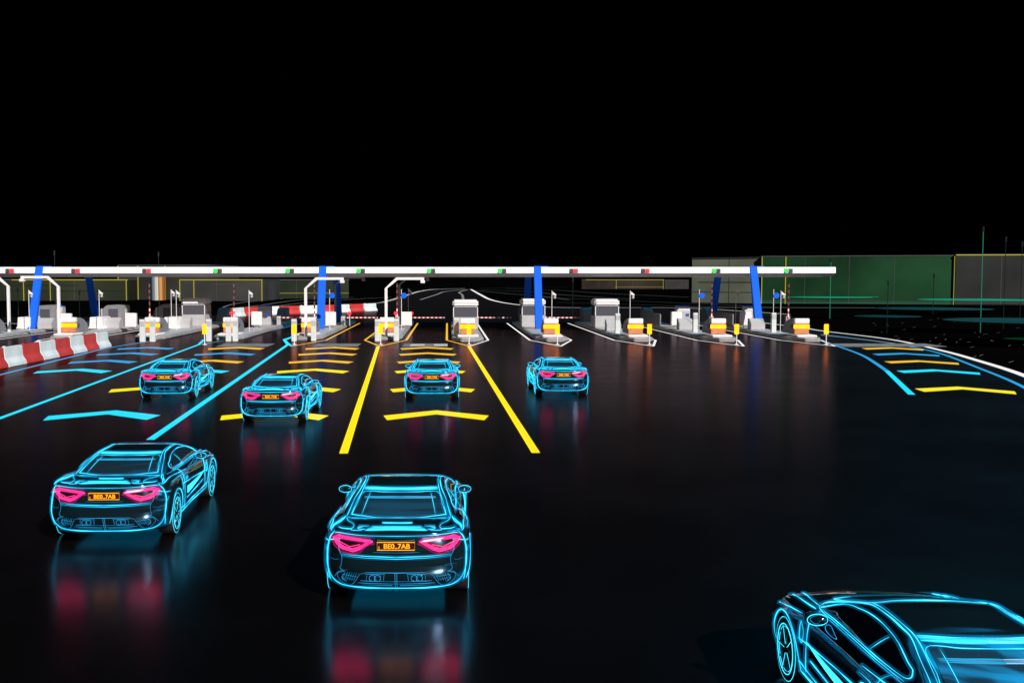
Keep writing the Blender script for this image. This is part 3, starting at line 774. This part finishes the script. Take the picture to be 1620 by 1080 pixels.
for px, Y, i in ((90,87.,1),(190,88.,2),(419,89.,3),(1080,88.,9),(1187,88.,10)):
    X = (px-PX)*Y/F
    lab = 'blue topped ticket machine behind the cabinet of the ' + DESC[i]
    if t0 is None: t0 = make_term(); t0['label'] = lab; t0.location = (X, Y, 0)
    else: dup(t0, lab, (X, Y, 0))
# rounded grey shelters on the left islands and low sloping boxes
def make_shell():
    r = thing('equipment_shelter', '', 'shelter', (0,0,0), 0, 'rounded grey shelters on the left islands')
    MB().prism([(-.9,.275),(-.9,1.75),(-.6,2.0),(.3,2.05),(.9,2.0),(.9,.275)], 'y', 0, 1.5).build('shelter_shell', M['grey'], r, False, .05)
    MB().box(-.45,.35,-.02,-.003,.9,1.7).build('shelter_window', M['win'], r)
    for s in (-1,1): MB().box(s*.99-.06,s*.99+.06,-.12,.2,.275,1.72).build('side_pillar', M['grey_lt'], r)
    return r
s0 = None
for px, Y, i in ((72,86.,1),(180,87.,2),(266,90.,3)):
    X = (px-PX)*Y/F; lab = 'grey rounded shelter standing left of ' + ('the column-side cabinet behind the barrier row' if i == 1 else 'the white cabinet near the leaning back column' if i == 2 else 'the leftmost toll booth')
    if s0 is None: s0 = make_shell(); s0['label'] = lab; s0.location = (X, Y, 0)
    else: dup(s0, lab, (X, Y, 0))
def make_low():
    r = MB().prism([(-.45,.275),(-.45,.75),(.1,1.12),(.5,1.12),(.5,.275)], 'x', -.55, .55).build('sloped_box', M['grey_lt'], None, False, .03)
    return tag(r, '', 'equipment box', 'low sloping boxes on the islands')
l0 = None
for px, Y, lab in ((73,82.,'before the grey shelter beside the front blue column'),(180,83.,'before the shelter beside the leaning back column'),(291,83.,'before the leftmost toll booth'),
                   (970,79.,'beside the rightmost toll booth'),(1084,81.,'right of the cabinet on the second island from the right'),(1197,81.,'behind the rightmost blue column')):
    X = (px-PX)*Y/F; lab = 'low grey sloping box ' + lab
    if l0 is None: l0 = make_low(); l0['label'] = lab; l0.location = (X, Y, 0)
    else: dup(l0, lab, (X, Y, 0))
def make_blk():
    r = MB().prism([(-.64,.275),(.64,.275),(.52,.5),(.46,1.2),(-.46,1.2),(-.52,.5)], 'y', 0, 2.2).build('concrete_block', M['white'], None, False, .03)
    return tag(r, '', 'concrete block', 'white tapered concrete blocks on the left islands')
k0 = None
for px, lab in ((37,'at the foot of the leftmost front blue column'),(151,'at the foot of the leaning back blue column'),(269,'just left of the leftmost toll booth')):
    Y = 81.8; X = (px-PX)*Y/F; lab = 'white tapered concrete block ' + lab
    if k0 is None: k0 = make_blk(); k0['label'] = lab; k0.location = (X, Y, 0)
    else: dup(k0, lab, (X, Y, 0))
# camera poles
def make_campole():
    r = thing('camera_pole', '', 'camera pole', (0,0,0), 0, 'thin poles with cameras')
    MB().tube([(0,0,.27),(0,0,3.35)], .024, 8).build('pole', M['white'], r)
    MB().prism([(.03,3.3),(.30,3.08),(.30,2.98),(.03,3.06)], 'y', -.06, .06).build('bracket', M['white'], r)
    bm = bmesh.new(); bmesh.ops.create_uvsphere(bm, u_segments=14, v_segments=8, radius=.11, matrix=Matrix.Translation((.20,0,2.86)))
    MB().bm(bm).build('camera_dome', M['grey_lt'], r, True)
    return r
m0 = None
for px, Y, i, w in ((46,80.,1,'left end of the'),(157,81.,2,'left end of the'),(271,84.,2,'booth end of the'),(279,80.,2,'booth front of the'),(394,79.,3,'right side of the'),
                    (646,93.,5,'far end of the'),(873,75.5,7,'front of the'),(996.7,75.5,8,'front of the'),(1164,92.,9,'far end of the'),(1235,76.,10,'front of the')):
    X = (px-PX)*Y/F; lab = 'thin white camera pole at the ' + w + ' ' + DESC[i]; lab = ' '.join(lab.split()[:16])
    if m0 is None: m0 = make_campole(); m0['label'] = lab; m0.location = (X, Y, 0)
    else: dup(m0, lab, (X, Y, 0))
def make_sign():
    r = thing('round_sign', '', 'road sign', (0,0,0), 0, 'round blue signs on thin poles')
    MB().tube([(0,0,.27),(0,0,3.4)], .024, 8).build('pole', M['white'], r)
    MB().lathe([(.0,-.03),(.22,-.03),(.22,-.005),(.0,-.005)], 28, (.20,-.03,2.92), 'y', False).build('sign_face', M['blue'], r)
    return r
g0 = None
for px, Y, i in ((521.5,80.,4),(635,80.,5),(1106,80.,9),(1223.5,80.,10)):
    X = (px-PX)*Y/F; lab = 'round blue sign on a thin pole of the ' + DESC[i]
    if g0 is None: g0 = make_sign(); g0['label'] = lab; g0.location = (X, Y, 0)
    else: dup(g0, lab, (X, Y, 0))
# barriers
def make_gate(opened):
    r = thing('toll_barrier', '', 'barrier', (0,0,0), 0, 'raised barrier arms' if opened else 'lowered barrier arms')
    MB().box(-.17,.17,-.17,.17,.275,1.05,.02).build('barrier_housing', M['grey_lt'], r)
    if opened: MB().box(-.05,.05,-.24,-.18,.85,3.85).build('barrier_arm', M['arm_z'], r)
    else: MB().box(.0,2.95,-.24,-.18,.88,.98).build('barrier_arm', M['arm_x'], r)
    return r
a0 = None
for px, i in ((238,2),(371,3),(498,4),(628.5,5),(1125,9),(1246,10)):
    Y = 88.; X = (px-PX)*Y/F; lab = 'raised red and white barrier arm of the ' + DESC[i]
    if a0 is None: a0 = make_gate(True); a0['label'] = lab; a0.location = (X, Y, 0)
    else: dup(a0, lab, (X, Y, 0))
a0 = None
for x, lab in ((-14.3,'left of the gantry posts'),(-8.85,'between the two white gantry posts'),(-3.2,'across the centre chevron lane'),(2.45,'right of the booth straight ahead'),(8.2,'left of the rightmost booth')):
    lab = 'lowered red and white barrier arm ' + lab
    if a0 is None: a0 = make_gate(False); a0['label'] = lab; a0.location = (x, 88.4, 0)
    else: dup(a0, lab, (x, 88.4, 0))
def make_redlamp():
    r = thing('stop_lamp', '', 'signal lamp', (0,0,0), 0, 'red stop lamps by the barriers')
    MB().tube([(0,0,.27),(0,0,1.25)], .045, 8).build('post', M['grey_lt'], r)
    bm = bmesh.new(); bmesh.ops.create_uvsphere(bm, u_segments=16, v_segments=10, radius=.15, matrix=Matrix.Translation((0,-.05,1.33)))
    MB().bm(bm).build('lamp', M['red_on'], r, True)
    return r
a0 = None
for px, lab in ((553,'right of the left gantry post'),(626,'left of the right gantry arm upright'),(651,'at the left end of the centre barrier arm'),(366,'beside the leftmost raised barrier arms')):
    Y = 87.2; lab = 'glowing red stop lamp ' + lab; X = (px-PX)*Y/F
    if a0 is None: a0 = make_redlamp(); a0['label'] = lab; a0.location = (X, Y, 0)
    else: dup(a0, lab, (X, Y, 0))
# grey side panels (low walls) on the right islands
def make_wall():
    r = MB(); r.box(-.05,.05,0,8.,.275,1.3)
    o = r.build('side_panel', M['grey'], None, False, .015)
    return tag(o, '', 'panel', 'low grey panels along the right islands')
a0 = None
for px, Y, i in ((1045,86.,9),(1160,86.,10)):
    X = (px-PX)*Y/F; lab = 'low grey side panel along the back of the ' + DESC[i]
    if a0 is None: a0 = make_wall(); a0['label'] = lab; a0.location = (X, Y, 0)
    else: dup(a0, lab, (X, Y, 0))
# cranked gantry posts
def make_gantry(m):
    r = thing('camera_gantry', '', 'gantry post', (0,0,0), 0, 'cranked gantry posts reaching over the lanes')
    MB().box(-.09,.09,-.09,.09,.0,3.55).build('upright', m, r)
    MB().prism([(-.09,3.55),(.09,3.55),(.80,4.12),(2.6,4.12),(2.6,4.30),(.70,4.30)], 'y', -.09, .09).build('arm', m, r, False, .015)
    MB().box(2.35,2.65,-.2,.25,3.90,4.115,.03).build('camera_head', m, r)
    MB().box(-.3,.3,-.3,.3,-.0,.03).build('base_plate', m, r)
    return r
gw = make_gantry(M['white']); gw['label'] = 'white cranked gantry post rising before the left front blue column'; gw.location = (-9.93, 73., 0)
gw.location.y = 71.4; gw.location.x = -9.7
dup(gw, 'white cranked gantry post on the yellow outlined toll island', (-4.2, 71.4, 0))
dup(gw, 'white cranked gantry post reaching left behind the barrier row', (-27.2, 73., .1), math.pi)
dup(gw, 'white cranked gantry post cut by the left picture edge', (-32.6, 77.5, .1), math.pi)
gd = make_gantry(M['grey']); gd['label'] = 'grey cranked gantry post behind the left white one'; gd.location = (-9.9, 92., .1)
dup(gd, 'grey cranked gantry post behind the one on the yellow outlined island', (-4.25, 92., .1))

# ------------------------------------------------------------------ canopy
cn = thing('toll_canopy', 'long flat toll canopy with glowing white front strip spanning all lanes', 'canopy', (0, 84, 0))
MB().box(-46,31.1,.02,10.6,4.62,5.10).build('roof_slab', M['canopy_side'], cn)
MB().prism([(-.12,4.66),(-.12,5.10),(-.06,5.14),(.018,5.14),(.018,4.66)], 'x', -46, 31.15).build('light_strip', M['canopy'], cn)
MB().prism([(-.10,4.655),(.3,4.655),(.3,4.615),(10.5,4.615),(10.5,4.42),(.45,4.38),(.15,4.46)], 'x', -46, 31.1).build('soffit_edge', M['canopy_side'], cn)
MB().box(-45,30.5,.8,9.8,4.345,4.36).build('added_soffit_fill', lamp('added_soffit_fill_glow', (1., .86, .78), .12), cn)  # added dim fill panel, brightens the shaded blocks and road below
def column(x, front):
    y0 = -2.0 if front else 11.0; y1 = -.18 if front else 9.2; zt = 5.16 if front else 4.40; zb = .275
    hw = .30; d = MB(); hd = .26
    d.add([(x-hw,y0-hd,zb),(x+hw,y0-hd,zb),(x+hw,y0+hd,zb),(x-hw,y0+hd,zb),(x-hw,y1-hd*.6,zt),(x+hw,y1-hd*.6,zt),(x+hw,y1+hd*.1,zt),(x-hw,y1+hd*.1,zt)],
          [(0,3,2,1),(4,5,6,7),(0,1,5,4),(1,2,6,5),(2,3,7,6),(3,0,4,7)])
    return d.build('column', M['blue'], cn, False, .03)
for x in (-32.7,-10.0,7.2,24.5): column(x, True); 
for x in (-32.0,-9.9,7.2,24.1): column(x, False)
for x in (-32.7,-10.0,7.2,24.5):
    MB().box(x-.28,x+.9,-.14,.0,5.15,5.22).build('column_cap', M['blue'], cn)
def make_signal(red):
    r = thing('lane_signal', '', 'traffic signal', (0,0,0), 0, 'lane signals on the canopy front')
    MB().box(-.36,.36,-.02,.10,4.64,5.02,.02).build('signal_case', M['grey'], r)
    for s in (-1, 1):
        on = (s > 0) == red
        MB().lathe([(.0,-.04),(.165,-.04),(.17,-.0),(.0,.0)], 22, (.17*s,-.025,4.83), 'y', False).build('lens', (M['red_on'] if red else M['green_on']) if on else M['lens_off'], r)
    return r
sig = {}
names = ['leftmost','second from left','third from left','fourth from left','fifth from left','sixth from left','seventh from left','fifth from right','fourth from right','third from right','second from right','rightmost']
for k, px in enumerate((17,121,233,345,459,571,682,794,907,1020,1132,1246)):
    red = k in (0,1,2,8,9); X = (px-PX)*83.75/F
    lab = ('red' if red else 'green') + ' lit lane signal on the white canopy strip, ' + names[k] + ' of the row'
    if red not in sig: sig[red] = make_signal(red); sig[red]['label'] = lab; sig[red].location = (X, 83.73, 0)
    else: dup(sig[red], lab, (X, 83.73, 0))

# ------------------------------------------------------------------ water-filled barriers
def make_jersey(m):
    r = thing('jersey_barrier', '', 'barrier', (0,0,0), 0, 'red and white barrier segments')
    MB().prism([(-.34,.0),(.34,.0),(.30,.18),(.14,.42),(.10,.95),(-.10,.95),(-.14,.42),(-.30,.18)], 'y', .012, 2.14).build('segment_body', m, r, False, .025)
    MB().box(-.06,.06,.2,.32,.95,1.0).build('filler_cap', m, r)
    return r
jb = {}
ordn = ['at the far end of the near row','second from the far end of the near row','third from the far end of the near row','fourth from the far end of the near row','fifth from the far end of the near row',
        'sixth from the far end of the near row','seventh from the far end of the near row','cut by the left picture edge']
for k in range(8):
    red = k % 2 == 1; lab = ('red' if red else 'white') + ' plastic barrier segment ' + ordn[k]
    loc = (-21.15, 62.4-2.17*k, 0)
    if red not in jb: jb[red] = make_jersey(M['red'] if red else M['white_dirty']); jb[red]['label'] = lab; jb[red].location = loc
    else: dup(jb[red], lab, loc)
path = [Vector(p) for p in smooth_path([g(350,503), g(400,499), g(460,497), g(530,494.5), g(605,491)], 40)]
acc = 0; last = path[0]; k = 0; names2 = []
segs = [last]
for p in path[1:]:
    if (p-segs[-1]).length >= 2.9: segs.append(p)
n = len(segs)-1
words_ = ['first','second','third','fourth','fifth','sixth','seventh','eighth','ninth','tenth','eleventh','twelfth','thirteenth','fourteenth','fifteenth']
for k in range(n):
    a, b = segs[k], segs[k+1]; red = (n-k) % 2 == 0; j = n-1-k
    rz = math.atan2(b.y-a.y, b.x-a.x) - math.pi/2
    lab = ('red' if red else 'white') + ' barrier segment in the curved far row, ' + (words_[j] + ' from the right' if j < len(words_) else 'at its left end')
    o = dup(jb[red], lab, (a.x, a.y, 0), rz, 'barrier segments of the curved far row')
    o.scale = (1., 2.9/2.17, 1.05)

# ------------------------------------------------------------------ buildings beyond
def wall_mat(name, col): return mat(name, col, .7, .0, .5, .07, spec=.05)
def building(name, label, p0, p1, depth, h, m, edges=(), seams=(), z0=0., topline=None):
    d = Vector((p1[0]-p0[0], p1[1]-p0[1])); L = d.length
    r = thing(name, label, 'building', (p0[0], p0[1], 0), math.atan2(d.y, d.x), 'halls beyond the toll plaza')
    MB().box(0, L, 0, depth, z0, h).build('wall', m, r)
    MB().box(-.08, L+.08, -.08, depth+.08, h+.002, h+.16).build('roof', M['grey_dk'], r)
    for e in edges:
        MB().box(e*L-.07, e*L+.07, -.12, -.005, z0, h).build('edge_light', M['edge_yel'], r)
    if topline: MB().box(topline[0]*L, topline[1]*L, -.13, -.09, h-.05, h+.12).build('edge_light', M['edge_yel'], r)
    for s in seams:
        MB().box(s[0]*L, s[1]*L, -.05, -.004, s[2], s[2]+.09).build('wall_rail', s[3], r)
    for q in range(1, max(2, int(L/7))):
        MB().box(q*7-.03, q*7+.03, -.03, -.004, z0, h).build('panel_joint', M['grey_dk'], r)
    return r
W = F
def bx(px, Y): return ((px-PX)*Y/W, Y)
building('hall', 'tan grey hall wall right of the canopy end, lit brightest', bx(1094,186), bx(1203,178), 30, 7.75, wall_mat('tan_cladding', (.21,.24,.175)), (), ((.0,1.,1.9,M['line_dim']),(.1,.9,3.6,M['grey_dk'])))
building('hall', 'long dark green glazed hall with yellow upright edge lights', bx(1203.5,177.5), bx(1509,170), 40, 7.9, mat('green_glass_cladding', (.010,.050,.019), .35, 0, .85, .045, spec=.3), (.003,.13,.998), ((.2,.62,1.15,M['disc']),(.0,1.,.12,M['mast']),(.0,.35,5.9,M['grey_dk']),(.0,1.,.4,M['line_dim'])))
building('hall', 'dark grey hall at the right picture edge with yellow roof line', bx(1510,169.5), bx(1800,166), 40, 8.0, wall_mat('charcoal_cladding', (.030,.032,.030)), (), ((.0,1.,.25,M['line_dim']),), 0, (.0,1.))
building('hall', 'tallest left hall standing up behind the canopy strip', bx(188,212), bx(331,210), 20, 6.85, wall_mat('olive_cladding', (.030,.030,.024)), (.0,.22,.52), ((.0,1.,5.7,M['grey_dk']),))
building('hall', 'low dark hall at the far left with yellow edge lights', bx(-60,200), bx(203,203), 20, 3.95, wall_mat('dark_olive_cladding', (.022,.026,.016)), (.37,.53,.99), ((.3,.98,1.8,M['disc_dim']),(.3,.7,2.9,M['disc_dim'])), 0, (.3,1.))
building('hall', 'low grey hall behind the leftmost booth', bx(285,198), bx(416,198), 20, 3.95, wall_mat('grey_cladding', (.045,.045,.042)), (.0,.17,.99), ((.4,.7,3.1,M['grey_dk']),), 0, (.0,1.))
building('hall', 'low greenish hall right behind the left gantry post', bx(416.5,222), bx(552,224), 20, 3.9, wall_mat('green_grey_cladding', (.022,.030,.020)), (.72,), ((.0,1.,1.1,M['edge_yel']),))
building('hall', 'small distant brown hall under the canopy right of centre', bx(920,430), bx(1050,430), 25, 3.75, wall_mat('brown_cladding', (.030,.022,.016)), (.42,.99), ((.4,1.,.8,M['edge_yel']),), 0, (.05,1.))
building('hall', 'small distant grey hall beside the brown one', bx(1051,431), bx(1089,431), 25, 3.6, wall_mat('pale_cladding', (.045,.042,.04)))
tk = thing('storage_tank', 'upright tank in blue white and orange beside the left halls', 'tank', (*bx(251,196), 0))
for k, (a0, a1, cc) in enumerate(((180,225,(.10,.17,.24)),(225,258,(.22,.33,.42)),(258,285,(.60,.56,.48)),(285,318,(.50,.25,.08)),(318,360,(.28,.09,.02)))):
    pts = [(1.32*math.cos(R(a)), 1.32*math.sin(R(a))) for a in [a0+(a1-a0)*j/6 for j in range(7)]]
    MB().prism(pts+[(0,.2)], 'z', .2, 4.7).build('tank_panel', mat('tank_paint', cc, .4), tk)
MB().lathe([(1.30,4.7),(1.1,4.95),(.0,5.0)], 30, (0,0,0)).build('tank_lid', M['grey_dk'], tk)

# light masts with flat discs (stylised trees)
def mast(px, pyb, pyt, label, disc=None, m='mast', dm_='disc'):
    x, y = g(px, pyb); zt = H - (pyt-PY)*y/F
    r = thing('light_mast', label, 'light mast', (x, y, 0), 0, 'thin light masts beyond the plaza')
    MB().tube([(0,0,0),(0,0,zt)], y/F*.55, 6).build('mast_pole', M[m], r)
    MB().lathe([(y/F*1.5,0),(y/F*1.5,y/F*7),(0,y/F*8)], 8, (0,0,zt-y/F*6)).build('mast_tip', M['mast_dim'], r)
    if disc:
        for (py, rad) in disc:
            z = max(.12, H - (py-PY)*y/F)
            MB().lathe([(.0,-.02),(rad*.7,-.03),(rad,0),(rad*.7,.03),(.0,.02)], 30, (0,0,z), 'z', False).build('light_disc', M[dm_], r)
mast(1552,526,361,'tall green light mast with flat disc near the right edge',[(474,4.6),],'mast')
mast(1588,520,377,'dim mast right of the tall green one',None,'mast_dim')
mast(1614,512,384,'rightmost dim light mast at the picture edge',None,'mast_dim')
mast(1313,504,409,'green light mast beyond the canopy end',[(470,4.2)],'mast')
mast(1404,528,445,'faint mast on the dark ground right of the plaza',[(500,2.4)],'mast_dim','disc_dim')
mast(1476,497,434,'faint mast before the long green hall',[(488,6.5)],'mast_dim','disc_dim')
mast(1628,545,440,'faint mast cut by the right picture edge',[(507,5.0),(536,1.4)],'mast_dim','disc_dim')
mast(88,500,398,'thin mast above the leftmost front column',None,'mast_dim')
mast(252,490,400,'thin mast above the striped tank',None,'mast_dim')
mast(29,520,456,'thin pole left of the leftmost blue column',None,'mast_dim')
mast(126,516,460,'thin pole left of the leaning back column',None,'mast_dim')
mast(906,500,440,'thin mast right of the booth with the blue column',None,'mast_dim')

# ------------------------------------------------------------------ camera, sky, sun
cam = bpy.data.cameras.new('camera'); co = bpy.data.objects.new('camera', cam); C.objects.link(co)
cam.sensor_width = 36; cam.lens = 36*F/1620; cam.clip_end = 8000; cam.clip_start = .1
pitch = math.atan((540-PY)/F)
co.location = (0, 0, H); co.rotation_euler = (math.pi/2 - pitch, 0, 0)
cam.shift_x = (810-PX)/1620
S.camera = co

sun = bpy.data.lights.new('sun', 'SUN'); so = bpy.data.objects.new('sun', sun); C.objects.link(so)
sun.energy = 5.0; sun.angle = R(.5); sun.color = (1., .96, .93)
so.rotation_euler = (R(90-33), 0, R(32))

wd = bpy.data.worlds.new('World'); S.world = wd; wd.use_nodes = True
nt = wd.node_tree; bg = nt.nodes['Background']
tc = nt.nodes.new('ShaderNodeTexCoord'); sp = nt.nodes.new('ShaderNodeSeparateXYZ')
nt.links.new(tc.outputs['Generated'], sp.inputs[0])
def sm(out, lo, hi, a=0., b=1.):
    n = nt.nodes.new('ShaderNodeMapRange'); n.interpolation_type = 'SMOOTHSTEP'
    for k, v in enumerate((lo, hi, a, b)): n.inputs[k+1].default_value = v
    nt.links.new(out, n.inputs[0]); return n.outputs[0]
def mul(*o):
    r = o[0]
    for q in o[1:]:
        n = nt.nodes.new('ShaderNodeMath'); n.operation = 'MULTIPLY'; nt.links.new(r, n.inputs[0])
        if isinstance(q, float): n.inputs[1].default_value = q
        else: nt.links.new(q, n.inputs[1])
        r = n.outputs[0]
    return r
x_, y_, z_ = sp.outputs['X'], sp.outputs['Y'], sp.outputs['Z']
mp = nt.nodes.new('ShaderNodeMapping'); mp.inputs['Scale'].default_value = (1.2, 1.2, 5.5); mp.inputs['Rotation'].default_value = (.5, .35, 0)
nz = nt.nodes.new('ShaderNodeTexNoise'); nz.inputs['Scale'].default_value = 2.1; nz.inputs['Detail'].default_value = 3; nz.inputs['Distortion'].default_value = .8
nt.links.new(tc.outputs['Generated'], mp.inputs[0]); nt.links.new(mp.outputs[0], nz.inputs['Vector'])
streak = sm(nz.outputs['Fac'], .47, .60)
mid_band = mul(sm(z_, .54, .68), sm(z_, .86, .97, 1., 0.), sm(y_, -.2, .2), streak, .4)       # added to the night sky: unseen cyan streaks for the cars to reflect
right_glow = mul(sm(x_, .16, .42), sm(z_, .41, .64), sm(z_, .84, .95, 1., 0.), sm(y_, .05, .3), sm(nz.outputs['Fac'], .40, .56, .06, 1.), 3.6)  # added glow out of view, put there for reflections on the right car
ad = nt.nodes.new('ShaderNodeMath'); ad.operation = 'ADD'; nt.links.new(mid_band, ad.inputs[0]); nt.links.new(right_glow, ad.inputs[1])
bg.inputs['Color'].default_value = (.01, .58, .95, 1)
nt.links.new(ad.outputs[0], bg.inputs['Strength'])

S.view_settings.view_transform = 'Standard'; S.view_settings.look = 'None'
S.view_settings.exposure = 0; S.view_settings.gamma = 1
S.cycles.use_denoising = True
S.cycles.max_bounces = 6
S.cycles.transparent_max_bounces = 48
